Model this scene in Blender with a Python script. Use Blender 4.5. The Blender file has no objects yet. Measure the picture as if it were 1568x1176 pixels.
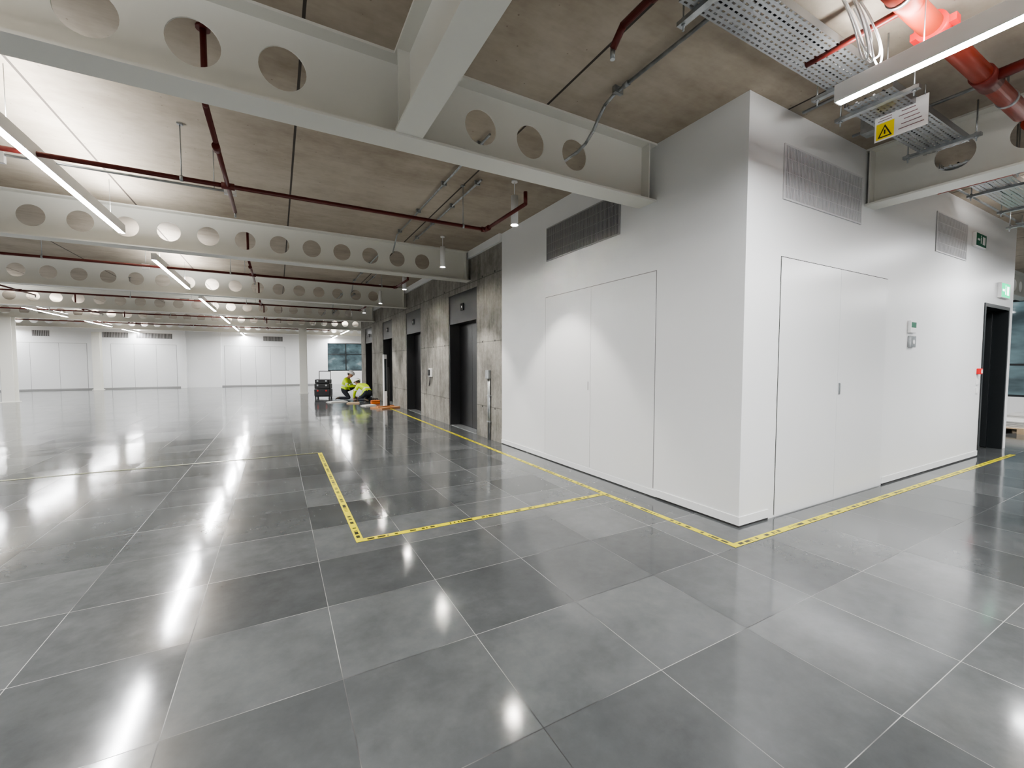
import bpy, bmesh, math, random
from mathutils import Vector, Matrix
random.seed(4)
S=bpy.context.scene
COL=S.collection
ZC=3.40; XW=3.205; YW=2.05
P1L=4.45; ROW=4.67

# ------------------------------------------------------------------ materials
class NT:
    def __init__(s,name):
        s.m=bpy.data.materials.new(name); s.m.use_nodes=True; s.t=s.m.node_tree; s.t.nodes.clear()
        s.out=s.t.nodes.new('ShaderNodeOutputMaterial')
    def n(s,typ,**k):
        nd=s.t.nodes.new(typ)
        for a,b in k.items(): setattr(nd,a,b)
        return nd
    def l(s,a,b): s.t.links.new(a,b)
    def val(s,sock,v):
        if hasattr(v,'is_output'): s.l(v,sock)
        else: sock.default_value=v
    def math(s,op,a,b=0.0,c=None,clamp=False):
        nd=s.n('ShaderNodeMath',operation=op); nd.use_clamp=clamp
        s.val(nd.inputs[0],a); s.val(nd.inputs[1],b)
        if c is not None: s.val(nd.inputs[2],c)
        return nd.outputs[0]
    def mix(s,f,a,b,bt='MIX'):
        nd=s.n('ShaderNodeMix',data_type='RGBA',blend_type=bt)
        s.val(nd.inputs[0],f); s.val(nd.inputs[6],c4(a)); s.val(nd.inputs[7],c4(b))
        return nd.outputs[2]
    def coord(s,kind='Object',scale=(1,1,1),loc=(0,0,0)):
        tc=s.n('ShaderNodeTexCoord'); mp=s.n('ShaderNodeMapping')
        mp.inputs['Scale'].default_value=scale; mp.inputs['Location'].default_value=loc
        s.l(tc.outputs[kind],mp.inputs[0]); return mp.outputs[0]
    def noise(s,vec,scale,detail=4,rough=.55):
        nd=s.n('ShaderNodeTexNoise'); s.l(vec,nd.inputs['Vector'])
        nd.inputs['Scale'].default_value=scale; nd.inputs['Detail'].default_value=detail; nd.inputs['Roughness'].default_value=rough
        return nd.outputs[0]
    def ramp(s,f,stops):
        nd=s.n('ShaderNodeValToRGB'); s.l(f,nd.inputs[0]); e=nd.color_ramp.elements
        e[0].position=stops[0][0]; e[0].color=c4(stops[0][1]); e[1].position=stops[-1][0]; e[1].color=c4(stops[-1][1])
        for p,c in stops[1:-1]:
            x=e.new(p); x.color=c4(c)
        return nd.outputs[0]
    def bsdf(s,color,rough=.5,metal=0,spec=.5,emis=None,es=0,bump=None,bs=.1,bd=.01,normal=None,coat=0):
        b=s.n('ShaderNodeBsdfPrincipled')
        s.val(b.inputs['Base Color'],c4(color)); s.val(b.inputs['Roughness'],rough); b.inputs['Metallic'].default_value=metal
        b.inputs['Specular IOR Level'].default_value=spec; b.inputs['Coat Weight'].default_value=coat
        if emis is not None:
            s.val(b.inputs['Emission Color'],c4(emis)); b.inputs['Emission Strength'].default_value=es
            s.m.cycles.emission_sampling='NONE'
        if bump is not None:
            bn=s.n('ShaderNodeBump'); bn.inputs['Strength'].default_value=bs; bn.inputs['Distance'].default_value=bd
            s.l(bump,bn.inputs['Height'])
            if normal is not None: s.l(normal,bn.inputs['Normal'])
            s.l(bn.outputs[0],b.inputs['Normal'])
        elif normal is not None: s.l(normal,b.inputs['Normal'])
        s.l(b.outputs[0],s.out.inputs[0]); return b
def c4(c):
    if hasattr(c,'is_output'): return c
    if isinstance(c,(int,float)): return (c,c,c,1)
    return tuple(c)+(1,) if len(c)==3 else c
def simple(name,col,rough=.5,metal=0,var=.06,scale=6,spec=.5,bump=0):
    t=NT(name); c=c4(col)
    if var<=.1 and not bump:
        t.bsdf(c,rough,metal,spec); return t.m
    v=t.coord(); nz=t.noise(v,scale,2)
    a=tuple(x*(1-var) for x in c[:3]); b=tuple(min(1,x*(1+var)) for x in c[:3])
    cc=t.ramp(nz,[(.3,a),(.7,b)])
    t.bsdf(cc,rough,metal,spec,bump=(t.noise(v,scale*8,2) if bump else None),bs=bump or .1)
    return t.m
def emat(name,col,st,sample=True):
    t=NT(name); e=t.n('ShaderNodeEmission'); e.inputs[0].default_value=c4(col); e.inputs[1].default_value=st
    t.l(e.outputs[0],t.out.inputs[0])
    t.m.cycles.emission_sampling='FRONT_BACK' if sample else 'NONE'
    return t.m

M={}
M['white']=simple('white_wall_paint',(.80,.81,.815),.36,var=.012,scale=1.2,spec=.45,bump=.02)
M['door']=simple('white_door_laminate',(.77,.78,.785),.28)
M['steelwhite']=simple('beam_cream_paint',(.73,.725,.675),.42)
M['gap']=simple('shadow_gap',(.03,.03,.03),.8)
M['gapgrey']=simple('joint_grey',(.28,.28,.28),.8)
M['black']=simple('black_lift_metal',(.010,.010,.011),.32)
M['blackpanel']=simple('black_lift_panel',(.028,.029,.031),.4)
M['charcoal']=simple('charcoal_door',(.014,.017,.019),.4)
M['grille']=simple('grille_grey',(.36,.36,.365),.45)
M['grilleback']=simple('grille_dark',(.05,.05,.05),.8)
M['galv']=simple('galvanised_steel',(.42,.44,.45),.38,.85,var=.2,scale=14)
M['plastic']=simple('white_plastic',(.8,.8,.8),.4)
M['maroon']=simple('maroon_pipe_paint',(.12,.016,.012),.38)
M['red']=simple('red_pipe_paint',(.30,.034,.014),.38)
M['brightred']=simple('bright_red_coupling',(.72,.012,.015),.35)
M['yellow']=simple('hi_vis_yellow',(.62,.85,.03),.6)
M['silver']=simple('reflective_silver',(.75,.76,.76),.35)
M['navy']=simple('navy_trousers',(.02,.024,.035),.8,var=.3,scale=20)
M['skin']=simple('skin',(.50,.28,.19),.5)
M['lips']=simple('lips',(.36,.13,.10),.5)
M['hair']=simple('dark_hair',(.03,.02,.015),.7)
M['boot']=simple('boot_leather',(.05,.035,.02),.5)
M['toolblack']=simple('black_toolbox_plastic',(.02,.02,.022),.45)
M['toolred']=simple('red_latch',(.5,.03,.02),.4)
M['wood']=simple('plywood',(.40,.19,.08),.6,var=.2,scale=10)
M['card']=simple('cardboard',(.55,.42,.28),.8)
M['sheet']=simple('pale_sheet',(.6,.6,.58),.7)
M['orange']=simple('orange_plastic',(.8,.2,.03),.45)
M['screen']=simple('dark_screen',(.02,.025,.03),.15)
M['signyellow']=simple('sign_yellow',(.9,.72,.02),.5)
M['signgreen']=simple('sign_green',(.0,.12,.06),.5)
M['signtext']=simple('sign_grey_text',(.22,.12,.13),.6)
M['greenlit']=emat('exit_sign_green_light',(.01,.75,.33),2.4,False)
M['whitelit']=emat('exit_sign_white_light',(.9,1,.95),4,False)
LAMP=255.
M['led']=emat('led_diffuser',(.985,.99,1),LAMP)
M['ledup']=emat('led_uplight',(1,.985,.96),LAMP*.55)
M['spotlens']=emat('downlight_lens',(1,.95,.87),900,False)

# floor
def floor_mat():
    t=NT('grey_raised_floor_tiles'); tc=t.n('ShaderNodeTexCoord'); sep=t.n('ShaderNodeSeparateXYZ'); t.l(tc.outputs['Object'],sep.inputs[0])
    X=t.math('DIVIDE',t.math('ADD',sep.outputs[0],-.21+60),.6); Y=t.math('DIVIDE',t.math('ADD',sep.outputs[1],-.03+60),.6)
    ix=t.math('FLOOR',X); iy=t.math('FLOOR',Y); fx=t.math('FRACT',X); fy=t.math('FRACT',Y)
    cb=t.n('ShaderNodeCombineXYZ'); t.l(ix,cb.inputs[0]); t.l(iy,cb.inputs[1])
    wn=t.n('ShaderNodeTexWhiteNoise',noise_dimensions='3D'); t.l(cb.outputs[0],wn.inputs[0])
    off=t.n('ShaderNodeVectorMath',operation='MULTIPLY_ADD'); t.l(wn.outputs['Color'],off.inputs[0]); off.inputs[1].default_value=(30,30,30); t.l(tc.outputs['Object'],off.inputs[2])
    cloud=t.noise(off.outputs[0],2.2,4,.6); fine=t.noise(off.outputs[0],11,5,.7)
    shade=t.math('ADD',t.math('MULTIPLY',wn.outputs['Value'],.42),t.math('ADD',t.math('MULTIPLY',cloud,.75),t.math('MULTIPLY',fine,.4)))
    col=t.ramp(t.math('MULTIPLY',shade,.7),[(.28,(.056,.060,.062)),(.54,(.090,.096,.098)),(.85,(.150,.157,.160))])
    dx=t.math('MINIMUM',fx,t.math('SUBTRACT',1,fx)); dy=t.math('MINIMUM',fy,t.math('SUBTRACT',1,fy))
    jx=t.math('LESS_THAN',dx,.0026); jy=t.math('LESS_THAN',dy,.0026)
    jn=t.noise(tc.outputs['Object'],1.3,2)
    jc=t.ramp(jn,[(.42,(.025,.025,.025)),(.55,(.30,.30,.29))])
    j=t.math('MAXIMUM',jx,jy)
    col=t.mix(j,col,jc)
    rough=t.math('ADD',t.math('MULTIPLY',t.math('ADD',cloud,fine),.075),.035)
    rough=t.math('ADD',rough,t.math('MULTIPLY',j,.4))
    sb=t.n('ShaderNodeVectorMath',operation='SUBTRACT'); t.l(wn.outputs['Color'],sb.inputs[0]); sb.inputs[1].default_value=(.5,.5,.5)
    ml=t.n('ShaderNodeVectorMath',operation='MULTIPLY'); t.l(sb.outputs[0],ml.inputs[0]); ml.inputs[1].default_value=(.013,.013,0)
    g=t.n('ShaderNodeNewGeometry'); ad=t.n('ShaderNodeVectorMath',operation='ADD'); t.l(ml.outputs[0],ad.inputs[0]); t.l(g.outputs['Normal'],ad.inputs[1])
    nm=t.n('ShaderNodeVectorMath',operation='NORMALIZE'); t.l(ad.outputs[0],nm.inputs[0])
    t.bsdf(col,rough,0,.8,normal=nm.outputs[0])
    return t.m
M['floor']=floor_mat()
def ceil_mat():
    t=NT('precast_concrete_ceiling'); v=t.coord(scale=(1,1,1)); vs=t.coord(scale=(.6,2.2,1))
    a=t.noise(v,.8,5,.65); b=t.noise(vs,2.2,5,.7); c=t.noise(v,14,2)
    f=t.math('ADD',t.math('MULTIPLY',a,.58),t.math('ADD',t.math('MULTIPLY',b,.32),t.math('MULTIPLY',c,.1)))
    col=t.ramp(f,[(.32,(.26,.215,.165)),(.46,(.37,.32,.258)),(.56,(.44,.39,.322)),(.72,(.52,.475,.41))])
    vo=t.n('ShaderNodeTexVoronoi'); t.l(v,vo.inputs['Vector']); vo.inputs['Scale'].default_value=9
    sp=t.math('MULTIPLY',t.math('LESS_THAN',vo.outputs['Distance'],.055),.5)
    col=t.mix(sp,col,(.12,.09,.06))
    tc=t.n('ShaderNodeTexCoord'); sep=t.n('ShaderNodeSeparateXYZ'); t.l(tc.outputs['Object'],sep.inputs[0])
    fx=t.math('FRACT',t.math('DIVIDE',t.math('ADD',sep.outputs[0],-.185+17.7),1.77))
    d=t.math('MINIMUM',fx,t.math('SUBTRACT',1,fx)); j=t.math('LESS_THAN',d,.0055)
    col=t.mix(j,col,(.06,.05,.042))
    ix=t.math('FLOOR',t.math('DIVIDE',t.math('ADD',sep.outputs[0],-.185+17.7),1.77))
    wn=t.n('ShaderNodeTexWhiteNoise',noise_dimensions='1D'); t.l(ix,wn.inputs['W'])
    hs=t.n('ShaderNodeHueSaturation'); t.l(col,hs.inputs['Color']); t.l(t.math('ADD',t.math('MULTIPLY',wn.outputs['Value'],.22),.9),hs.inputs['Value'])
    t.bsdf(hs.outputs[0],.75); return t.m
M['ceil']=ceil_mat()
def conc_mat():
    t=NT('board_marked_concrete'); v=t.coord(scale=(1,1,1)); vs=t.coord(scale=(3,3,.5))
    a=t.noise(v,1.6,6,.7); b=t.noise(vs,3,5,.7); c=t.noise(v,22,2)
    f=t.math('ADD',t.math('MULTIPLY',a,.5),t.math('ADD',t.math('MULTIPLY',b,.38),t.math('MULTIPLY',c,.12)))
    col=t.ramp(f,[(.34,(.085,.080,.070)),(.47,(.21,.20,.18)),(.58,(.32,.305,.275)),(.7,(.46,.44,.40))])
    tc=t.n('ShaderNodeTexCoord'); sep=t.n('ShaderNodeSeparateXYZ'); t.l(tc.outputs['Object'],sep.inputs[0])
    jz=t.math('LESS_THAN',t.math('ABSOLUTE',t.math('SUBTRACT',t.math('FRACT',t.math('DIVIDE',sep.outputs[2],1.13)),.5)),.006)
    jy=t.math('LESS_THAN',t.math('ABSOLUTE',t.math('SUBTRACT',t.math('FRACT',t.math('DIVIDE',sep.outputs[1],1.22)),.5)),.005)
    col=t.mix(t.math('MULTIPLY',t.math('MAXIMUM',jz,jy),.6),col,(.06,.055,.05))
    t.bsdf(col,.7,bump=f,bs=.35,bd=.02); return t.m
M['conc']=conc_mat()
def tape_mat(name,ca,cb_):
    t=NT(name); tc=t.n('ShaderNodeTexCoord'); sep=t.n('ShaderNodeSeparateXYZ'); t.l(tc.outputs['UV'],sep.inputs[0])
    u,v=sep.outputs[0],sep.outputs[1]
    wn=t.n('ShaderNodeTexWhiteNoise',noise_dimensions='1D'); t.l(t.math('FLOOR',t.math('MULTIPLY',u,85)),wn.inputs['W'])
    a=t.math('GREATER_THAN',wn.outputs['Value'],.38); b=t.math('LESS_THAN',t.math('ABSOLUTE',t.math('SUBTRACT',v,.5)),.24)
    w=t.math('GREATER_THAN',t.math('FRACT',t.math('MULTIPLY',u,3.2)),.25)
    f=t.math('MULTIPLY',t.math('MULTIPLY',a,b),w)
    t.bsdf(t.mix(f,ca,cb_),.35); return t.m
M['tape']=tape_mat('yellow_floor_tape',(.70,.62,.010),(.02,.02,.012))
M['tapeold']=tape_mat('worn_floor_tape',(.17,.168,.06),(.08,.08,.055))
def perf_mat():
    t=NT('perforated_galvanised_tray'); tc=t.n('ShaderNodeTexCoord'); sep=t.n('ShaderNodeSeparateXYZ'); t.l(tc.outputs['Object'],sep.inputs[0])
    y=t.math('DIVIDE',sep.outputs[1],.03); iy=t.math('FLOOR',y); fy=t.math('ABSOLUTE',t.math('SUBTRACT',t.math('FRACT',y),.5))
    x=t.math('ADD',t.math('DIVIDE',sep.outputs[0],.045),t.math('MULTIPLY',iy,.5)); fx=t.math('ABSOLUTE',t.math('SUBTRACT',t.math('FRACT',x),.5))
    h=t.math('MULTIPLY',t.math('LESS_THAN',fx,.28),t.math('LESS_THAN',fy,.2))
    b=t.bsdf((.34,.35,.36),.34,.85); tr=t.n('ShaderNodeBsdfTransparent'); mx=t.n('ShaderNodeMixShader')
    t.l(h,mx.inputs[0]); t.l(b.outputs[0],mx.inputs[1]); t.l(tr.outputs[0],mx.inputs[2]); t.l(mx.outputs[0],t.out.inputs[0]); return t.m
M['perf']=perf_mat()
def glass_mat():
    t=NT('night_glass_glow'); v=t.coord(scale=(1,.6,1.5)); nz=t.noise(v,1.4,3)
    e=t.ramp(nz,[(.35,(.03,.045,.05)),(.6,(.10,.155,.17)),(.75,(.30,.37,.38))])
    t.bsdf((.01,.013,.015),.06,0,.6,emis=e,es=1.2); return t.m  # noise glow put into the glass stands in for city lights outside
M['glass']=glass_mat()

# ------------------------------------------------------------------ mesh builder
class MB:
    def __init__(s): s.v=[]; s.f=[]; s.mi=[]; s.sm=[]; s.mats=[]; s.uv={}
    def m(s,k):
        if k not in s.mats: s.mats.append(k)
        return s.mats.index(k)
    def face(s,idx,k,smooth=False,uv=None):
        s.f.append(tuple(idx)); s.mi.append(s.m(k)); s.sm.append(smooth)
        if uv: s.uv[len(s.f)-1]=uv
    def box(s,x0,x1,y0,y1,z0,z1,k,M4=None):
        if x0>x1:x0,x1=x1,x0
        if y0>y1:y0,y1=y1,y0
        if z0>z1:z0,z1=z1,z0
        b=len(s.v)
        for p in [(x0,y0,z0),(x1,y0,z0),(x1,y1,z0),(x0,y1,z0),(x0,y0,z1),(x1,y0,z1),(x1,y1,z1),(x0,y1,z1)]:
            p=Vector(p); s.v.append(tuple(M4@p if M4 else p))
        for q in [(0,3,2,1),(4,5,6,7),(0,1,5,4),(1,2,6,5),(2,3,7,6),(3,0,4,7)]: s.face([b+i for i in q],k)
    def quad(s,x0,x1,y0,y1,z,k,up=True):
        b=len(s.v); s.v+=[(x0,y0,z),(x1,y0,z),(x1,y1,z),(x0,y1,z)]
        s.face((b,b+1,b+2,b+3) if up else (b,b+3,b+2,b+1),k)
    def bbox(s,x0,x1,y0,y1,z0,z1,k,r=.01,M4=None):
        bm=bmesh.new(); bmesh.ops.create_cube(bm,size=1)
        for v in bm.verts: v.co=Vector(((x0+x1)/2+v.co.x*(x1-x0),(y0+y1)/2+v.co.y*(y1-y0),(z0+z1)/2+v.co.z*(z1-z0)))
        bmesh.ops.bevel(bm,geom=bm.edges[:],offset=r,segments=2,affect='EDGES',profile=.5)
        s.addbm(bm,k,M4)
    def addbm(s,bm,k,M4=None,smooth=False):
        b=len(s.v); bm.verts.index_update()
        for v in bm.verts: s.v.append(tuple(M4@v.co if M4 else v.co))
        for f in bm.faces: s.face([b+v.index for v in f.verts],k,smooth)
        bm.free()
    def cyl(s,p0,p1,r,k,seg=14,r2=None,caps=True):
        p0=Vector(p0);p1=Vector(p1); r2=r if r2 is None else r2
        d=(p1-p0).normalized(); a=d.orthogonal().normalized(); c=d.cross(a); b=len(s.v)
        for i in range(seg):
            t=2*math.pi*i/seg; o=a*math.cos(t)+c*math.sin(t)
            s.v.append(tuple(p0+o*r)); s.v.append(tuple(p1+o*r2))
        for i in range(seg):
            j=(i+1)%seg; s.face((b+2*i,b+2*j,b+2*j+1,b+2*i+1),k,True)
        if caps:
            s.face([b+2*i for i in range(seg)][::-1],k); s.face([b+2*i+1 for i in range(seg)],k)
    def tube(s,pts,r,k,seg=12):
        for a,b in zip(pts[:-1],pts[1:]): s.cyl(a,b,r,k,seg)
        for p in pts[1:-1]: s.sph(p,r*1.02,k)
    def sph(s,c,r,k,sc=(1,1,1),M4=None,seg=14):
        bm=bmesh.new(); bmesh.ops.create_uvsphere(bm,u_segments=seg,v_segments=seg//2+2,radius=r)
        for v in bm.verts: v.co=Vector((v.co.x*sc[0]+c[0],v.co.y*sc[1]+c[1],v.co.z*sc[2]+c[2]))
        s.addbm(bm,k,M4,True)
    def obj(s,name,parent=None,loc=None):
        me=bpy.data.meshes.new(name); me.from_pydata(s.v,[],s.f)
        for k in s.mats: me.materials.append(M[k])
        me.polygons.foreach_set('material_index',s.mi); me.polygons.foreach_set('use_smooth',s.sm)
        if s.uv:
            ul=me.uv_layers.new(name='UVMap')
            for fi,uv in s.uv.items():
                for li,c in zip(me.polygons[fi].loop_indices,uv): ul.data[li].uv=c
        me.update(); ob=bpy.data.objects.new(name,me); COL.objects.link(ob)
        if parent: ob.parent=parent
        if loc: ob.location=loc
        return ob
def empty(name,loc=(0,0,0),rz=0):
    e=bpy.data.objects.new(name,None); e.location=loc; e.rotation_euler=(0,0,rz); COL.objects.link(e); return e

# ------------------------------------------------------------------ room shell
b=MB(); b.box(-16,16,-9,29,-.2,0,'floor'); b.obj('floor')
b=MB(); b.box(-16,16,-9,29,ZC,ZC+.2,'ceil'); b.obj('ceiling')
b=MB(); b.box(-16.2,-16,-9,29,0,ZC,'white'); b.obj('wall_left')
b=MB(); b.box(-16,16,-9.2,-9,0,ZC,'white'); b.obj('wall_back')

YF=28.8
b=MB(); b.box(-16,2.75,YF,YF+.2,0,ZC,'white'); b.box(2.75,4.9,YF,YF+.2,0,.85,'white'); b.box(2.75,4.9,YF,YF+.2,2.6,ZC,'white'); b.box(4.9,16,YF,YF+.2,0,ZC,'white')
b.box(-4.55,-4.3,YF-.35,YF,0,ZC,'white'); b.box(-4.3,-2.75,YF-.12,YF,0,ZC,'white')
b.box(-16,2.7,YF-.012,YF,0,.07,'gapgrey')
b.obj('wall_far')
def flush_doors_y(name,xs,y,z1,out=-1,k='door',gap='gap'):
    b=MB(); b.box(xs[0]-.012,xs[-1]+.012,y,y+out*.001,0.008,z1+.012,gap)
    for a,c in zip(xs[:-1],xs[1:]): b.box(a+.006,c-.006,y,y+out*.005,.012,z1,k)
    b.obj(name)
n=1
for xs in ([-11.3,-10.3,-9.3,-8.3],[-7.4,-6.5,-5.6,-4.75],[-2.6,-1.85,-1.1,-.35,.4]):
    flush_doors_y('door_%d'%n,xs,YF,2.3,gap='gapgrey'); n+=1
def vent(name,axis,a0,a1,pos,z0,z1,out=-1,pitch=.022,k='grille'):
    b=MB()
    def bx(u0,u1,d0,d1,z0,z1,k):
        if axis=='x': b.box(u0,u1,pos+out*d0,pos+out*d1,z0,z1,k)
        else: b.box(pos+out*d0,pos+out*d1,u0,u1,z0,z1,k)
    bx(a0,a1,0,.002,z0,z1,'grilleback'); f=.014
    bx(a0,a1,0,.010,z0,z0+f,k); bx(a0,a1,0,.010,z1-f,z1,k); bx(a0,a0+f,0,.010,z0+f,z1-f,k); bx(a1-f,a1,0,.010,z0+f,z1-f,k)
    u=a0+f+pitch*.5
    while u<a1-f:
        bx(u-pitch*.24,u+pitch*.24,.002,.009,z0+f,z1-f,k); u+=pitch
    for i in range(1,4):
        z=z0+(z1-z0)*i/4; bx(a0+f,a1-f,.002,.0075,z-.003,z+.003,k)
    b.obj(name)
for x0,x1 in ((-10.2,-9.6),(-7.9+.2,-6.7),(-6.4,-4.9),(-.7,.3)): vent('wall_vent_grille','x',x0,x1,YF,2.62,2.9,pitch=.06)
def window(name,axis,u0,u1,pos,z0,z1,n,mz=None):
    b=MB(); 
    def bx(a,c,d0,d1,z0,z1,k):
        if axis=='x': b.box(a,c,pos+d0,pos+d1,z0,z1,k)
        else: b.box(pos+d0,pos+d1,a,c,z0,z1,k)
    bx(u0,u1,.08,.10,z0,z1,'glass')
    bx(u0,u1,.02,.12,z0,z0+.05,'charcoal'); bx(u0,u1,.02,.12,z1-.05,z1,'charcoal')
    for i in range(n+1):
        u=u0+(u1-u0)*i/n; bx(max(u0,u-.03),min(u1,u+.03),.02,.12,z0+.05,z1-.05,'charcoal')
    if mz: bx(u0+.03,u1-.03,.04,.11,mz-.025,mz+.025,'charcoal')
    b.obj(name)
window('window_1','x',2.75,4.9,YF,.85,2.6,2,1.9)
b=MB(); b.box(16,16.2,-9,29,0,.5,'white'); b.box(16,16.2,-9,29,2.9,ZC,'white')
wy=[-8.5+i*4.6 for i in range(9)]
for y in wy: b.box(16,16.2,y-.5,y+.3,.5,2.9,'white')
b.obj('wall_right')
for i in range(8): window('window_%d'%(i+2),'y',wy[i]+.3,wy[i+1]-.5,16,.5,2.9,2,1.3)

# core walls
b=MB()
b.box(XW,XW+.15,YW,6.15,0,ZC,'white')
b.obj('wall_core_left')
b=MB(); X1,X2,XE=8.68,9.79,9.97
b.box(XW+.15,X1,YW,YW+.15,0,ZC,'white'); b.box(X1,X2,YW,YW+.15,2.17,ZC,'white'); b.box(X2,XE,YW,YW+.15,0,ZC,'white')
b.box(XE-.15,XE,YW+.15,19.5,0,ZC,'white')
b.obj('wall_core_right')
b=MB(); b.box(XW+.15,XE-.15,19.35,19.5,0,ZC,'white'); b.obj('wall_core_far')
b=MB()
b.box(X1-.15,X1-.1,YW+.15,YW+1.8,0,2.3,'black'); b.box(X2+.05,X2+.1,YW+.15,YW+1.8,0,2.3,'black'); b.box(X1-.1,X2+.05,YW+1.75,YW+1.8,0,2.3,'black'); b.box(X1-.1,X2+.05,YW+.15,YW+1.75,2.25,2.3,'black')
b.obj('wall_dark_interior')  # black-coloured box behind the doorway stands in for the dark corridor interior
b=MB(); f=.05
b.box(X1,X1+f,YW-.012,YW+.15,0,2.17,'charcoal'); b.box(X2-f,X2,YW-.012,YW+.15,0,2.17,'charcoal'); b.box(X1+f,X2-f,YW-.012,YW+.15,2.12,2.17,'charcoal')
R=Matrix.Translation((X2-.06,YW+.15,0))@Matrix.Rotation(math.radians(96),4,'Z')
b.bbox(0,.98,-.02,.025,.01,2.1,'charcoal',.004,R)
b.box(.80,.96,.025,.03,.9,1.2,'galv',R); b.tube([R@Vector((.9,.03,1.05)),R@Vector((.9,.08,1.05)),R@Vector((.78,.08,1.05))],.01,'galv')
b.obj('door_8')

# concrete lift wall
lifts=[(7.14,8.60),(10.62,12.03),(13.7,15.08),(17.0,18.4)]
b=MB(); e=6.15; TW=.35
for a,c in lifts:
    b.box(XW,XW+TW,e,a,0,ZC,'conc'); b.box(XW,XW+TW,a,c,2.72,ZC,'conc'); e=c
b.box(XW,XW+TW,e,19.35,0,ZC,'conc')
for yy in (6.4,6.9,8.85,9.6,10.3,12.3,13.3,15.4,16.5):
    for zz in (.55,1.7,2.85): b.cyl((XW-.002,yy,zz),(XW+.01,yy,zz),.018,'gap',10)
b.obj('wall_concrete')
for i,(a,c) in enumerate(lifts):
    b=MB(); b.box(XW+.02,XW+.3,a,c,2.13,2.72,'blackpanel'); b.box(XW+.24,XW+.28,a,c,0,2.13,'black')
    m=(a+c)/2
    b.box(XW+.225,XW+.24,a+.06,m-.003,0.01,2.1,'black'); b.box(XW+.225,XW+.24,m+.003,c-.06,0.01,2.1,'black')
    b.box(XW+.01,XW+.24,a,a+.05,0,2.13,'blackpanel'); b.box(XW+.01,XW+.24,c-.05,c,0,2.13,'blackpanel')
    b.box(XW+.02,XW+.24,a+.05,c-.05,0,.006,'galv')
    b.bbox(XW,XW+.02,m-.07,m+.07,2.36,2.5,'screen',.004); b.box(XW-.002,XW,m-.02,m+.02,2.41,2.45,'plastic')
    b.obj('lift_door')
b=MB(); b.box(XW-.05,XW,6.15,19.4,3.27,ZC,'white'); b.obj('trim_1')

# baseboards
b=MB()
b.box(XW-.008,XW,YW-.008,2.90,.016,.085,'white'); b.box(XW-.004,XW,YW,2.9,0,.016,'gap')
b.box(XW-.008,XW,2.9,6.15,.012,.075,'white'); b.box(XW-.003,XW,2.9,6.15,0,.012,'gap'); b.obj('baseboard_left')
b=MB(); b.box(XW,3.6,YW-.008,YW,.016,.085,'white'); b.box(XW,3.6,YW-.004,YW,0,.016,'gap')
b.box(5.70,X1,YW-.008,YW,.016,.085,'white'); b.box(5.7,X1,YW-.004,YW,0,.016,'gap'); b.obj('baseboard_right')
def doors_x(name,ys,x,z1):
    b=MB(); b.box(x,x-.001,ys[0]-.007,ys[-1]+.007,.09,z1+.008,'gapgrey')
    for a,c in zip(ys[:-1],ys[1:]): b.box(x,x-.0045,a+.0025,c-.0025,.088,z1,'door')
    m=ys[1]; b.box(x-.0045,x-.006,m+.035,m+.045,1.0,1.10,'gapgrey')
    b.obj(name)
doors_x('door_4',[2.94,3.905,4.86],XW,2.2)
b=MB(); b.box(3.69-.006,5.66+.006,YW,YW-.001,.02,2.207,'gap')
for a,c in ((3.69,4.68),(4.68,5.66)): b.box(a+.002,c-.002,YW,YW-.0045,.012,2.2,'door')
b.bbox(4.70,4.725,YW-.012,YW-.0045,1.02,1.13,'galv',.003)
b.obj('door_5')
M['grille_l']=simple('grille_white',(.68,.68,.69),.4)
vent('wall_vent_grille','y',3.44,4.84,XW,2.68,3.12,k='grille')
vent('wall_vent_grille','x',3.68,5.02,YW,2.67,3.12,k='grille_l')
vent('wall_vent_grille','x',6.87,7.87,YW,2.65,3.12,k='grille_l')

# ------------------------------------------------------------------ beams
def ibeam(name,axis,a0,a1,pos,z0=2.86,z1=ZC,w=.22,holes=(),r=.132,tf=.018,tw=.012,plates=(),k='steelwhite'):
    b=MB()
    def P(u,d,z): return (u,pos+d,z) if axis=='x' else (pos+d,u,z)
    def bx(u0,u1,d0,d1,zz0,zz1):
        p=P(u0,d0,zz0);q=P(u1,d1,zz1); b.box(p[0],q[0],p[1],q[1],zz0,zz1,k)
    bx(a0,a1,-w/2,w/2,z0,z0+tf); bx(a0,a1,-w/2,w/2,z1-tf,z1)
    zb,zt=z0+tf,z1-tf; zc=(z0+z1)/2; hw=.2; cur=a0
    for h in sorted(holes):
        if h-hw<cur-1e-6 or h+hw>a1: continue
        if h-hw>cur: bx(cur,h-hw,-tw/2,tw/2,zb,zt)
        H=(zt-zb)/2; ca=math.atan2(H,hw)
        angs=sorted(set([round(2*math.pi*i/32,6) for i in range(32)]+[round(x%(2*math.pi),6) for x in (ca,math.pi-ca,math.pi+ca,-ca)]))
        base=len(b.v); N=len(angs)
        for t in angs:
            c,s_=math.cos(t),math.sin(t); k2=min(hw/abs(c) if abs(c)>1e-9 else 9,H/abs(s_) if abs(s_)>1e-9 else 9)
            for d in (-tw/2,tw/2):
                b.v.append(P(h+c*r,d,zc+s_*r)); b.v.append(P(h+c*k2,d,zc+s_*k2))
        for i in range(N):
            j=(i+1)%N; A=base+4*i; B=base+4*j
            b.face((A,B,B+1,A+1),k); b.face((A+2,A+3,B+3,B+2),k); b.face((A,A+2,B+2,B),k,True)
        cur=h+hw
    bx(cur,a1,-tw/2,tw/2,zb,zt)
    for u in plates: bx(u-.007,u+.007,-w/2+.01,w/2-.01,zb,zt)
    b.obj(name)
BY=[3.065+P1L*i for i in range(6)]
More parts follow.
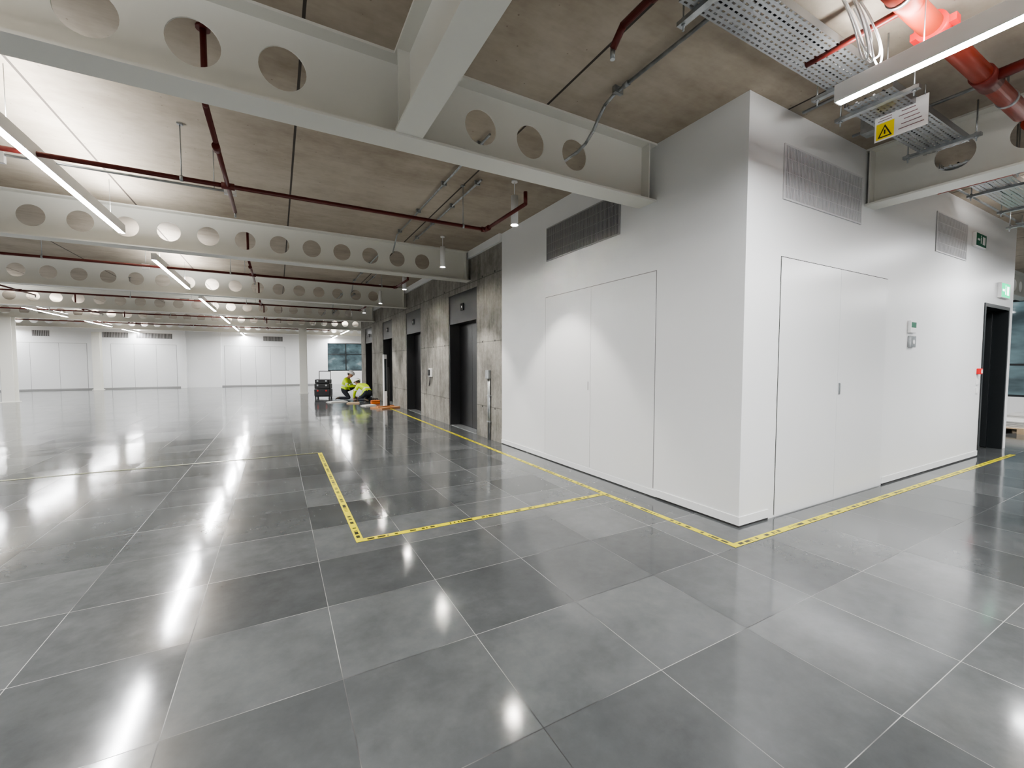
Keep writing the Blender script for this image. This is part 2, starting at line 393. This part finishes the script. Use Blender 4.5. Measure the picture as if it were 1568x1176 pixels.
for i,y in enumerate(BY):
    x1=XW-.0 if y<19.4 else 16
    hs=[.07+.448*kk for kk in range(-35,36)]
    if i==0: hs=[h for h in hs if not(.3<h<1.2) and h<2.5]
    else: hs=[h for h in hs if h<2.6 or y>19]
    ibeam('cellular_steel_beam','x',-16,x1,y,holes=hs,plates=(x1-.09,) if i<4 else ())
ibeam('steel_beam','y',-9,BY[0]-.11,.825,z0=2.875,w=.19,plates=(BY[0]-.16,))
ibeam('cellular_steel_beam','y',-9,YW,5.19,holes=[1.45-.448*kk for kk in range(0,22)],plates=(YW-.03,))
ibeam('cellular_steel_beam','x',XE,16,3.065,holes=[XE+.5+.448*kk for kk in range(12)])

def column(x,y):
    b=MB(); w=.30; t=.02
    b.box(x-w/2,x+w/2,y-w/2,y-w/2+t,0,2.86,'steelwhite'); b.box(x-w/2,x+w/2,y+w/2-t,y+w/2,0,2.86,'steelwhite'); b.box(x-.008,x+.008,y-w/2+t,y+w/2-t,0,2.86,'steelwhite')
    b.box(x-w/2-.04,x+w/2+.04,y-w/2-.04,y+w/2+.04,0,.02,'steelwhite'); b.obj('steel_column')
for x in (-7.9,.99,):
    column(x,BY[4]-.2)
column(-7.8,28.35); column(8.,BY[4]+0)
# ------------------------------------------------------------------ lamps
def lamp(x,y0,y1,z=2.9):
    b=MB(); w=.034
    b.bbox(x-w,x+w,y0,y1,z+.001,z+.105,'plastic',.004)
    b.quad(x-w+.006,x+w-.006,y0+.012,y1-.012,z,'led',False); b.quad(x-w+.008,x+w-.008,y0+.02,y1-.02,z+.1075,'ledup',True)
    for yy in (y0+.4,y1-.4): b.cyl((x,yy,z+.1),(x,yy,ZC),.0025,'galv',6)
    b.obj('linear_pendant_light')
for k in range(-2,6):
    y0=4.0+P1L*k
    for r,x in enumerate((-10.97,-6.3,-1.63,3.04,7.71,12.4)):
        if x in (3.04,7.71) and 0<=k<4: continue
        if k==-1 and x>2: lamp(x,-1.55,1.39); continue
        lamp(x,y0,y0+2.93)
def downlight(x,y,z=2.9,h=.33,power=190):
    b=MB(); r=.042
    b.cyl((x,y,z+.012),(x,y,z+h),r,'plastic',24); b.cyl((x,y,z),(x,y,z+.012),r,'plastic',24,caps=False)
    b.cyl((x,y,z+.008),(x,y,z+.0115),r*.75,'spotlens',20)
    b.cyl((x,y,z+h),(x,y,ZC),.006,'plastic',8); b.cyl((x,y,ZC-.02),(x,y,ZC),.035,'plastic',16)
    o=b.obj('pendant_downlight')
    L=bpy.data.lights.new('spot','SPOT'); L.energy=power; L.color=(1,.96,.9); L.spot_size=math.radians(82); L.spot_blend=.35; L.shadow_soft_size=.03
    lo=bpy.data.objects.new('spot',L); lo.location=(x,y,z-.005); COL.objects.link(lo); lo.parent=o
for i,y in enumerate((4.33,6.75,9.17,11.6,14.0,16.45)): downlight(2.42,y)

# ------------------------------------------------------------------ sprinkler pipes
for kbay in range(5):
    y=4.73+P1L*kbay; z=2.93
    b=MB(); x1=2.24
    b.tube([(-15.9,y,z),(x1,y,z)],.02,'maroon')
    for xx in (-.36,-5.0,-9.6):
        b.tube([(xx,y+.75,z),(xx,y-1.4,z),(xx,y-1.4,ZC)],.018,'maroon'); b.cyl((xx,y-1.4,ZC-.015),(xx,y-1.4,ZC),.04,'maroon')
        b.cyl((xx-.05,y,z),(xx+.05,y,z),.03,'maroon'); b.cyl((xx,y+.75,z),(xx,y+.75,z-.06),.01,'galv'); b.cyl((xx,y-.9,z-.03),(xx,y-.82,z-.03),.026,'maroon')
    b.tube([(x1,y,z),(x1,y-.95,z),(x1,y-.95,z+.12)],.02,'maroon'); b.cyl((x1-.05,y,z),(x1+.0,y,z),.03,'maroon'); b.cyl((x1,y-.1,z),(x1,y-.02,z),.03,'maroon')
    for xx in (-.7,1.95,-3.1,-6): 
        b.cyl((xx,y,z+.02),(xx,y,ZC),.005,'galv',8); b.cyl((xx-.012,y,z),(xx+.012,y,z),.026,'galv')
        b.box(xx-.02,xx+.02,y-.02,y+.02,ZC-.012,ZC,'galv')
    b.obj('sprinkler_pipe')
    b=MB(); yc=y+.35
    b.tube([(-2.2,yc,3.0),(-.35,yc,3.0)],.011,'galv'); b.cyl((-1.95,yc,3.0),(-1.95,yc,ZC),.004,'galv',8); b.cyl((-.5,yc,3.0),(-.5,yc,ZC),.004,'galv',8)
    b.box(-2.0,-1.9,yc-.02,yc+.02,2.93,3.02,'plastic'); b.box(-.42,-.32,yc-.03,yc+.03,2.97,3.03,'plastic')
    b.obj('conduit')
    b=MB(); xc=1.72
    b.tube([(xc,y-1.2,ZC-.03),(xc,y+2.2,ZC-.03),(xc,y+2.5,ZC-.25)],.011,'galv'); b.tube([(2.05,y-.3,ZC-.03),(2.05,y+2.4,ZC-.03)],.011,'galv')
    for q in range(4): b.box(xc-.03,xc+.03,y-1+q,y-.97+q,ZC-.045,ZC,'galv'); b.box(2.02,2.08,y-.2+q*.8,y-.17+q*.8,ZC-.045,ZC,'galv')
    b.obj('conduit')
b=MB(); b.tube([(1.66,1.86,3.05),(1.66,1.78,3.12),(1.66,-2,3.12)],.02,'maroon'); b.cyl((1.66,1.86,3.05),(1.66,1.86,2.99),.014,'galv'); b.cyl((1.66,1.5,3.12),(1.66,1.58,3.12),.03,'maroon')
b.cyl((1.66,1.3,3.12),(1.66,1.3,ZC),.005,'galv',8); b.cyl((1.66,-1,3.12),(1.66,-1,ZC),.005,'galv',8); b.obj('sprinkler_pipe')
b=MB(); b.tube([(2.3,-2,ZC-.03),(2.3,2.55,ZC-.03),(2.3,2.66,ZC-.06),(2.3,2.74,ZC-.13),(2.3,2.80,ZC-.19),(2.3,2.9,ZC-.25),(2.3,3.0,ZC-.27),(2.3,3.3,ZC-.27)],.013,'galv')
for q in (.6,1.5,2.4): b.cyl((2.3,q,ZC-.03),(2.3,q+.05,ZC-.03),.019,'galv'); b.box(2.26,2.34,q+.1,q+.13,ZC-.05,ZC,'galv')
b.obj('conduit')

# ------------------------------------------------------------------ trays upper right
def tray(x0,x1,y0,y1,z):
    b=MB(); b.box(x0,x1,y0,y1,z,z+.002,'perf'); b.box(x0,x1,y0-.002,y0,z,z+.05,'perf'); b.box(x0,x1,y1,y1+.002,z,z+.05,'perf')
    n=max(1,int((x1-x0)/.9)); 
    for i in range(n+1):
        x=x0+.12+(x1-x0-.24)*i/n
        b.box(x-.02,x+.02,y0-.1,y1+.1,z-.024,z,'galv')
        for yy in (y0-.07,y1+.07):
            b.cyl((x,yy,z-.06),(x,yy,ZC),.005,'galv',8); b.cyl((x,yy,z-.035),(x,yy,z-.024),.012,'galv',6); b.cyl((x,yy,z),(x,yy,z+.01),.012,'galv',6)
    for j in range(4):
        yy=y0+.06+.05*j; b.tube([(x0+.02,yy,z+.014),((x0+x1)/2,yy+.02,z+.014),(x1-.02,yy-.01,z+.014)],.007,'plastic' if j%2 else 'toolblack',8)
    b.obj('perforated_cable_tray')
tray(1.9,3.55,1.36,1.62,3.22)
tray(3.6,5.02,1.32,1.60,3.14)
tray(5.36,7.6,1.32,1.60,3.10)
tray(5.5,10.5,.9,1.1,2.98)
tray(7.8,14,1.3,1.62,3.0)
b=MB(); y=1.05; z=3.24; r=.055
b.tube([(2.2,y,z),(5.08,y,z)],r,'red',24); b.tube([(5.3,y,z),(15.9,y,z)],r,'red',24)
b.cyl((3.3,y,z),(3.42,y,z),r+.018,'brightred',24); b.box(3.33,3.39,y-.1,y+.1,z-.02,z+.02,'brightred')
b.tube([(4.25,y,z),(4.25,.2,z),(4.25,-3,z)],.035,'maroon',18); b.cyl((4.15,y,z),(4.35,y,z),r+.01,'maroon',24)
b.tube([(3.0,y,z-.02),(3.0,y+.5,z-.02)],.02,'maroon')
for x in (2.9,4.7,6.4,8,10): 
    b.cyl((x,y,z),(x,y,ZC),.006,'galv',8); b.cyl((x-.015,y,z),(x+.015,y,z),r+.006,'galv',20)
b.obj('fire_main_pipe')
b=MB(); b.tube([(5.7,-3,3.0),(5.7,1.7,3.0)],.03,'red',18); b.cyl((5.7,0,3.0),(5.7,0,ZC),.006,'galv',8); b.cyl((5.7,1.2,3.0),(5.7,1.2,ZC),.006,'galv',8); b.obj('sprinkler_pipe')
for q in range(5):
    b=MB(); yy=.3+q*.28; zz=3.15+.05*(q%3); b.tube([(6.3+q*.4,yy,zz),(15.8,yy,zz)],.014,'galv')
    for x in (7.5,10,13): b.cyl((x,yy,zz),(x,yy,ZC),.004,'galv',6)
    b.obj('conduit')
# drop wires and small conduits around the tray run
b=MB(); b.tube([(4.45,-1,3.3),(4.45,1.9,3.3)],.012,'galv'); b.tube([(3.75,-1,3.33),(3.75,1.95,3.33)],.012,'galv'); b.tube([(5.45,1.85,3.28),(9.5,1.85,3.28)],.012,'galv'); b.box(6.0,6.12,1.79,1.91,3.22,3.34,'plastic'); b.box(4.39,4.51,1.7,1.82,3.26,ZC,'galv')
for x in (5.6,7.2,9.2): b.cyl((x,1.85,3.28),(x,1.85,ZC),.004,'galv',6)
b.obj('conduit')
def curve(name,pts,r,k,parent=None):
    cu=bpy.data.curves.new(name,'CURVE'); cu.dimensions='3D'; cu.bevel_depth=r; cu.bevel_resolution=2; cu.resolution_u=6
    sp=cu.splines.new('NURBS'); sp.points.add(len(pts)-1); sp.order_u=3; sp.use_endpoint_u=True
    for i,p in enumerate(pts): sp.points[i].co=(*p,1)
    cu.materials.append(M[k]); ob=bpy.data.objects.new(name,cu); COL.objects.link(ob)
    if parent: ob.parent=parent
    return ob
root=empty('hanging_cable_bundle',(2.95,1.2,3.3))
for i in range(6):
    a=random.uniform(-.1,.1); 
    curve('cable_loop_%d'%(i+1),[(a,.1,.09),(a+.03,.05,-.06),(a+.08+random.uniform(-.05,.05),.02,-.16-random.uniform(0,.15)),(a+.02,-.04,-.2-random.uniform(0,.12)),(a-.04,.0,-.04),(a-.02,.06,.09)],.005,'plastic',root)
b=MB(); x=3.96
b.box(x,x+.003,1.25,1.55,2.965,3.175,'plastic')
def prismx(b,x,pts,k,t=.0015):
    n=len(pts); base=len(b.v)
    for d in (0,-t):
        for p in pts: b.v.append((x+d,p[0],p[1]))
    b.face([base+i for i in range(n)],k); b.face([base+n+i for i in range(n)][::-1],k)
    for i in range(n): j=(i+1)%n; b.face((base+i,base+j,base+n+j,base+n+i),k)
b.box(x-.0018,x,1.435,1.54,2.975,3.09,'signyellow')
prismx(b,x-.0018,[(1.445,2.985),(1.53,2.985),(1.4875,3.075)],'gap'); prismx(b,x-.0035,[(1.458,2.993),(1.517,2.993),(1.4875,3.056)],'signyellow')
b.box(x-.0055,x-.005,1.483,1.492,3.005,3.035,'gap')
for i in range(5): b.box(x-.0015,x,1.27+.012*i,1.41-.015*(i%3),3.0+.03*i,3.005+.03*i,'signtext')
for i in range(3): b.box(x-.0018,x,1.45,1.53-.01*i,3.105+.018*i,3.109+.018*i,'signtext')
for yy in (1.27,1.53): b.cyl((x,yy,3.17),(x,yy,3.24 if yy<1.3 else 3.14),.003,'galv',6)
b.obj('warning_sign')

# ------------------------------------------------------------------ small wall items
b=MB(); b.bbox(6.2,6.36,YW-.03,YW,1.66,1.80,'plastic',.006); b.box(6.22,6.34,YW-.032,YW-.03,1.72,1.78,'signgreen'); b.bbox(6.22,6.36,YW-.03,YW,1.50,1.63,'galv',.006); b.cyl((6.29,YW-.034,1.56),(6.29,YW-.03,1.56),.025,'plastic'); b.obj('wall_control_panel')
b=MB(); b.bbox(8.50,8.58,YW-.045,YW,1.17,1.25,'brightred',.006); b.box(8.515,8.565,YW-.047,YW-.045,1.185,1.235,'plastic'); b.obj('fire_call_point')
b=MB(); b.bbox(8.50,8.58,YW-.015,YW,1.02,1.1,'plastic',.004); b.box(8.53,8.55,YW-.02,YW-.015,1.04,1.08,'plastic'); b.obj('light_switch')
b=MB(); b.bbox(8.50,8.58,YW-.015,YW,.9,.98,'plastic',.004); b.box(8.53,8.55,YW-.02,YW-.015,.92,.96,'plastic'); b.obj('light_switch')
def exit_sign(x0,x1,z0,z1,lit):
    b=MB(); g='greenlit' if lit else 'signgreen'; w='whitelit' if lit else 'plastic'
    b.bbox(x0-.01,x1+.01,YW-.04,YW,z0-.01,z1+.01,'plastic',.005); ys=YW-.041
    W=x1-x0;H=z1-z0
    b.box(x0,x1,ys,YW-.04,z0,z1,g)
    b.box(x0+W*.62,x0+W*.88,ys-.001,ys,z0+H*.18,z0+H*.82,w)
    b.box(x0+W*.1,x0+W*.34,ys-.001,ys,z0+H*.42,z0+H*.58,w)
    b.box(x0+W*.42,x0+W*.5,ys-.001,ys,z0+H*.2,z0+H*.72,w); b.cyl((x0+W*.46,ys-.001,z0+H*.82),(x0+W*.46,ys,z0+H*.82),H*.07,w,10)
    b.obj('exit_sign')
exit_sign(8.08,8.46,2.88,3.04,False)
exit_sign(9.22,9.60,2.29,2.49,True)
b=MB(); yy=9.75
b.bbox(XW-.06,XW,yy-.07,yy+.07,1.0,1.2,'plastic',.01); b.bbox(XW-.09,XW-.06,yy-.05,yy+.05,1.03,1.17,'toolblack',.01)
b.tube([(XW-.05,yy,1.0),(XW-.05,yy-.02,.85),(XW-.06,yy+.03,.78),(XW-.04,yy+.02,.98)],.006,'toolblack',8); b.obj('wall_intercom')
b=MB(); yy=6.62
b.bbox(XW-.05,XW,yy-.06,yy+.06,1.05,1.2,'galv',.006); b.cyl((XW-.02,yy,0),(XW-.02,yy,1.05),.014,'galv'); b.cyl((XW-.02,yy-.05,0),(XW-.02,yy-.05,1.05),.014,'galv')
for zz in (.3,.75): b.box(XW-.035,XW,yy-.08,yy+.03,zz,zz+.02,'galv')
b.obj('trunking_box')

# ------------------------------------------------------------------ floor tape
def strip(b,p,q,w=.055,z=.0015,k='tape'):
    p=Vector(p);q=Vector(q);d=(q-p);L=d.length;d.normalize();n=Vector((-d.y,d.x))*w/2
    base=len(b.v)
    for c in (p-n,q-n,q+n,p+n): b.v.append((c.x,c.y,z))
    b.face((base,base+1,base+2,base+3),k,uv=[(0,0),(L,0),(L,1),(0,1)])
b=MB()
strip(b,(2.86,1.83),(2.86,13.2),z=.0015); strip(b,(2.83,1.855),(9.3,1.83),z=.0022)
strip(b,(.505,3.22),(.515,6.8),z=.0015); strip(b,(.48,3.245),(2.84,3.245),z=.0022); strip(b,(-6.5,6.93),(.54,6.78),z=.0029,w=.05,k='tapeold')
b.obj('floor_marking_tape')

# ------------------------------------------------------------------ site clutter near lifts
g=empty('toolbox_trolley',(1.5,17.45,0),math.radians(-20))
b=MB()
for i,(w,h) in enumerate(((.56,.26),(.54,.20),(.5,.16))):
    z0=.1+sum(((.26,.20,.16)[:i])); b.bbox(-w/2,w/2,-.2,.2,z0+.005,z0+h-.005,'toolblack',.02)
    for sx in (-.15,.15): b.bbox(sx-.03,sx+.03,-.215,-.195,z0+h-.09,z0+h-.03,'toolred' if i==0 else 'galv',.005)
    b.box(-w/2-.005,w/2+.005,-.205,.205,z0+h*.72,z0+h*.76,'blackpanel')
b.obj('stacked_cases',g)
b=MB(); b.box(-.27,.27,-.18,.18,.07,.1,'toolblack')
for sx in (-.24,.24): b.cyl((sx-.02,.16,.075),(sx+.02,.16,.075),.075,'toolblack',20); b.tube([(sx*.85,.23,.1),(sx*.85,.23,1.02)],.012,'toolblack'); b.box(sx-.02,sx+.02,-.16,-.12,0,.07,'toolblack')
b.tube([(-.204,.23,1.02),(.204,.23,1.02)],.014,'toolblack'); b.obj('wheeled_frame',g)

g=empty('mobile_display_stand',(2.76,12.75,0),math.radians(25))
b=MB(); b.box(-.32,.32,-.28,.28,0,.04,'wood'); b.box(-.28,.28,-.05,.05,.04,.07,'wood'); b.obj('timber_base',g)
b=MB(); b.bbox(-.055,.055,-.03,.03,.06,1.58,'plastic',.008); b.box(-.04,.04,-.034,-.03,.5,1.45,'screen'); b.bbox(.07,.14,-.03,.03,.06,1.2,'blackpanel',.006); b.box(.0,.1,-.02,.02,.3,.34,'galv'); b.obj('upright_panel',g)
for (x,y,r,w,d,h,k) in ((1.75,15.5,.3,.6,.4,.010,'sheet'),(2.15,14.7,-.2,.4,.3,.012,'card'),(2.45,13.7,.4,.4,.3,.010,'sheet')):
    b=MB(); R=Matrix.Translation((x,y,0))@Matrix.Rotation(r,4,'Z')
    for i in range(3): b.box(-w/2+.02*i,w/2-.01*i,-d/2+.015*i,d/2-.02*i,.002+h*i,.002+h*(i+1)-.002,k,R)
    b.obj('stacked_boards' if k=='card' else 'dust_sheet')
b=MB(); 
b.bbox(2.62,2.9,14.14,14.28,0,.12,'orange',.02); b.tube([(2.68,14.21,.12),(2.68,14.21,.17),(2.84,14.21,.17),(2.84,14.21,.12)],.01,'toolblack'); b.box(2.61,2.91,14.13,14.29,.085,.095,'toolblack'); b.obj('tool_case')
for (x,y,h,k) in ((12.6,2.65,.12,'sheet'),(13.9,2.4,.15,'sheet')):
    b=MB()
    for yy in (-.35,0,.35): b.box(x-.5,x+.5,y+yy-.05,y+yy+.05,0,.09,'card')
    for i in range(6): b.box(x-.5+.17*i,x-.38+.17*i,y-.42,y+.42,.09,.11,'card')
    for i in range(4): b.box(x-.45+.01*i,x+.45-.01*i,y-.38,y+.38,.11+h/4*i,.11+h/4*(i+1)-.006,k)
    b.obj('loaded_pallet')

# ------------------------------------------------------------------ people
def skin_mesh(verts,edges,radii,roots,lev=2):
    me=bpy.data.meshes.new('tmp'); me.from_pydata([tuple(v) for v in verts],edges,[])
    ob=bpy.data.objects.new('tmp',me); COL.objects.link(ob)
    sk=ob.modifiers.new('s','SKIN'); sk.use_smooth_shade=True
    layer=me.skin_vertices[0]
    for i,r in enumerate(radii):
        layer.data[i].radius=(r,r) if not isinstance(r,tuple) else r
        layer.data[i].use_root=(i in roots)
    ss=ob.modifiers.new('ss','SUBSURF'); ss.levels=lev; ss.render_levels=lev
    dg=bpy.context.evaluated_depsgraph_get(); dg.update()
    out=bpy.data.meshes.new_from_object(ob.evaluated_get(dg)); bpy.data.objects.remove(ob); return out
def segdist(p,a,b):
    ab=b-a; t=max(0,min(1,(p-a).dot(ab)/max(ab.length_squared,1e-9))); return (p-(a+ab*t)).length,t
def person(name,loc,rz,J,headdir,tool=None):
    root=empty(name,loc,rz)
    J={k:Vector(v) for k,v in J.items()}
    names=list(J.keys()); rad=dict(pelvis=.145,waist=.135,chest=.155,neck=.062,headb=.055)
    for s in 'LR': rad.update({'sh'+s:.078,'el'+s:.052,'wr'+s:.036,'hip'+s:.098,'kn'+s:.066,'an'+s:.05,'ball'+s:.052,'toe'+s:.04})
    E=[('pelvis','waist'),('waist','chest'),('chest','neck'),('neck','headb')]
    for s in 'LR': E+=[('chest','sh'+s),('sh'+s,'el'+s),('el'+s,'wr'+s),('pelvis','hip'+s),('hip'+s,'kn'+s),('kn'+s,'an'+s),('an'+s,'ball'+s),('ball'+s,'toe'+s)]
    me=skin_mesh([J[n] for n in names],[(names.index(a),names.index(c)) for a,c in E],[rad[n] for n in names],[names.index('pelvis')],3)
    me.materials.clear()
    for k in ['yellow','silver','navy','skin','boot']: me.materials.append(M[k])
    ax=(J['chest']-J['pelvis']).normalized(); nx=(J['headb']-J['neck']).normalized()
    def mt(p,a,c,t):
        if a=='neck' or (a=='chest' and c=='neck'): return 3 if (p-J['neck']).dot(nx)>-.005 else 0
        if a in('pelvis','waist','chest') or a.startswith('hip'):
            s=(p-J['pelvis']).dot(ax)
            if a.startswith('hip') and t>.45: return 2
            if s<.05: return 2
            if .13<s<.175: return 1
            return 0
        if a.startswith('sh'): return 1 if .55<t<.72 else 0
        if a.startswith('el'): return 0 if t<.9 else 3
        if a.startswith('kn'): return 2 if t<.85 else 4
        if a[:2] in('an','ba'): return 4
        return 2
    for p in me.polygons:
        best=min(((segdist(p.center,J[a],J[c]),a,c) for a,c in E),key=lambda q:q[0][0]); p.material_index=mt(p.center,best[1],best[2],best[0][1]); p.use_smooth=True
    o=bpy.data.objects.new('body',me); COL.objects.link(o); o.parent=root
    hd=Vector(headdir).normalized(); up=(J['headb']-J['neck']).normalized(); side=up.cross(hd).normalized(); up2=hd.cross(side)
    HM=Matrix((( hd.x,side.x,up2.x,0),(hd.y,side.y,up2.y,0),(hd.z,side.z,up2.z,0),(0,0,0,1))); HM=Matrix.Translation(J['headb']+up2*.085+hd*.015)@HM
    b=MB(); bm=bmesh.new(); bmesh.ops.create_uvsphere(bm,u_segments=24,v_segments=18,radius=1)
    for v in bm.verts:
        x,y,z=v.co; w=1-.28*max(0,-z)**1.5; v.co=Vector((x*.096*(1-.12*max(0,-z))+(.012*max(0,-z) if x>0 else 0),y*.076*w,z*.118))
    b.addbm(bm,'skin',HM,True)
    b.sph((.096,0,-.012),.012,'skin',(1,.75,1.6),HM)
    for s in(-1,1):
        b.sph((.083,s*.03,.010),.010,'plastic',(.6,1,.7),HM); b.sph((.0885,s*.03,.010),.0045,'hair',(.6,1,1),HM); b.sph((0,s*.076,-.005),.024,'skin',(.7,.35,1.1),HM); b.sph((.086,s*.03,.028),.013,'hair',(.4,1.2,.25),HM)
    b.sph((.088,0,-.052),.016,'lips',(.35,1.2,.28),HM)
    b.sph((-.02,0,.02),.098,'hair',(.95,.82,1.0),HM)
    b.obj('head',root)
    b=MB(); bm=bmesh.new(); bmesh.ops.create_uvsphere(bm,u_segments=28,v_segments=16,radius=1)
    bmesh.ops.delete(bm,geom=[v for v in bm.verts if v.co.z<-.05],context='VERTS')
    for v in bm.verts: v.co=Vector((v.co.x*.130,v.co.y*.108,v.co.z*.115+.035))
    b.addbm(bm,'plastic',HM,True)
    b.sph((.015,0,.036),.13,'plastic',(1.12,.87,.05),HM,24); b.sph((0,0,.042),.116,'plastic',(1.04,.13,1.0),HM,20); b.obj('hard_hat',root)
    for s in 'LR':
        w=J['wr'+s]; d=(J['wr'+s]-J['el'+s]).normalized(); sg=1 if s=='L' else -1
        n=Vector((0,-sg*.9,-.3)); n=(n-d*n.dot(d)).normalized(); sd=d.cross(n).normalized()*1
        if sd.z<0: sd=-sd
        V=[];ED=[];R=[];RT=[]
        V+=[w-d*.02,w+d*.03,w+d*.075]; ED+=[(0,1),(1,2)]; R+=[.03,(.032,.024),(.034,.02)]; RT=[0]
        for i,(o_,L) in enumerate(((.028,.072),(.010,.080),(-.010,.074),(-.027,.058))):
            k=len(V); p=w+d*.07+sd*o_
            V+=[p,p+d*.028,p+d*(.03+L*.38)+n*.012,p+d*(.03+L*.55)+n*(.012+L*.33),p+d*(.03+L*.45)+n*(.012+L*.6)]; ED+=[(k+j,k+j+1) for j in range(4)]; R+=[.0095,.0095,.009,.0085,.007]; RT.append(k)
        k=len(V); p=w+d*.03+sd*.025; V+=[p,p+sd*.025+d*.02+n*.01,p+sd*.032+d*.045+n*.025,p+sd*.028+d*.06+n*.04]; ED+=[(k+j,k+j+1) for j in range(3)]; R+=[.012,.011,.0095,.008]; RT.append(k)
        hm=skin_mesh(V,ED,R,RT,1); hm.materials.clear(); hm.materials.append(M['skin'])
        for p in hm.polygons: p.use_smooth=True; p.material_index=0
        ho=bpy.data.objects.new('hand_'+('left' if s=='L' else 'right'),hm); COL.objects.link(ho); ho.parent=root
    if tool:
        b=MB(); a=J['wrL'];c=J['wrR']; m=(a+c)/2+Vector((.1,0,-.02)); b.bbox(m.x-.02,m.x+.16,m.y-.11,m.y+.11,m.z-.01,m.z+.02,'toolblack',.006); b.box(m.x-.0,m.x+.14,m.y-.09,m.y+.09,m.z+.02,m.z+.022,'sheet'); b.obj('clipboard',root)
    return root
J1=dict(pelvis=(0,0,.36),waist=(.03,0,.49),chest=(.10,0,.65),neck=(.155,0,.79),headb=(.19,0,.845),
 shL=(.10,.185,.725),elL=(.22,.25,.49),wrL=(.44,.13,.49),shR=(.10,-.185,.725),elR=(.22,-.25,.49),wrR=(.44,-.13,.49),
 hipL=(.02,.10,.34),knL=(.36,.17,.46),anL=(.30,.16,.08),ballL=(.41,.17,.038),toeL=(.49,.175,.032),
 hipR=(.02,-.10,.32),knR=(.25,-.15,.06),anR=(-.17,-.15,.075),ballR=(-.24,-.15,.04),toeR=(-.22,-.15,.03))
person('kneeling_construction_worker',(2.10,16.45,0),math.radians(-25),J1,(1,0,-.45),True)
J2=dict(pelvis=(0,0,.29),waist=(.08,0,.41),chest=(.24,0,.52),neck=(.38,0,.575),headb=(.43,0,.59),
 shL=(.27,.185,.55),elL=(.38,.24,.32),wrL=(.52,.14,.12),shR=(.27,-.185,.55),elR=(.38,-.24,.32),wrR=(.52,-.14,.12),
 hipL=(.02,.10,.27),knL=(.28,.18,.06),anL=(-.10,.17,.07),ballL=(-.18,.17,.04),toeL=(-.16,.17,.03),
 hipR=(.02,-.10,.27),knR=(.28,-.18,.06),anR=(-.10,-.17,.07),ballR=(-.18,-.17,.04),toeR=(-.16,-.17,.03))
person('kneeling_construction_worker',(2.72,15.25,0),math.radians(125),J2,(1,0,-.5))

# ------------------------------------------------------------------ world + camera
w=bpy.data.worlds.new('World'); S.world=w; w.use_nodes=True; w.node_tree.nodes['Background'].inputs[0].default_value=(.02,.04,.06,1); w.node_tree.nodes['Background'].inputs[1].default_value=.5
S.view_settings.view_transform='AgX'
try: S.view_settings.look='AgX - Medium High Contrast'
except Exception: pass
cd=bpy.data.cameras.new('camera'); cd.sensor_width=36; cd.lens=650.1/1568*36; cd.clip_start=.02; cd.clip_end=200
yaw,p,r=math.radians(28.89),math.radians(2.73),math.radians(.05)
F=Vector((math.sin(yaw)*math.cos(p),math.cos(yaw)*math.cos(p),-math.sin(p))); R0=Vector((math.cos(yaw),-math.sin(yaw),0)); U0=R0.cross(F)
Rv=R0*math.cos(r)+U0*math.sin(r); Uv=-R0*math.sin(r)+U0*math.cos(r)
co=bpy.data.objects.new('camera',cd); COL.objects.link(co)
co.matrix_world=Matrix(((Rv.x,Uv.x,-F.x,0),(Rv.y,Uv.y,-F.y,0),(Rv.z,Uv.z,-F.z,1.31),(0,0,0,1)))
S.camera=co
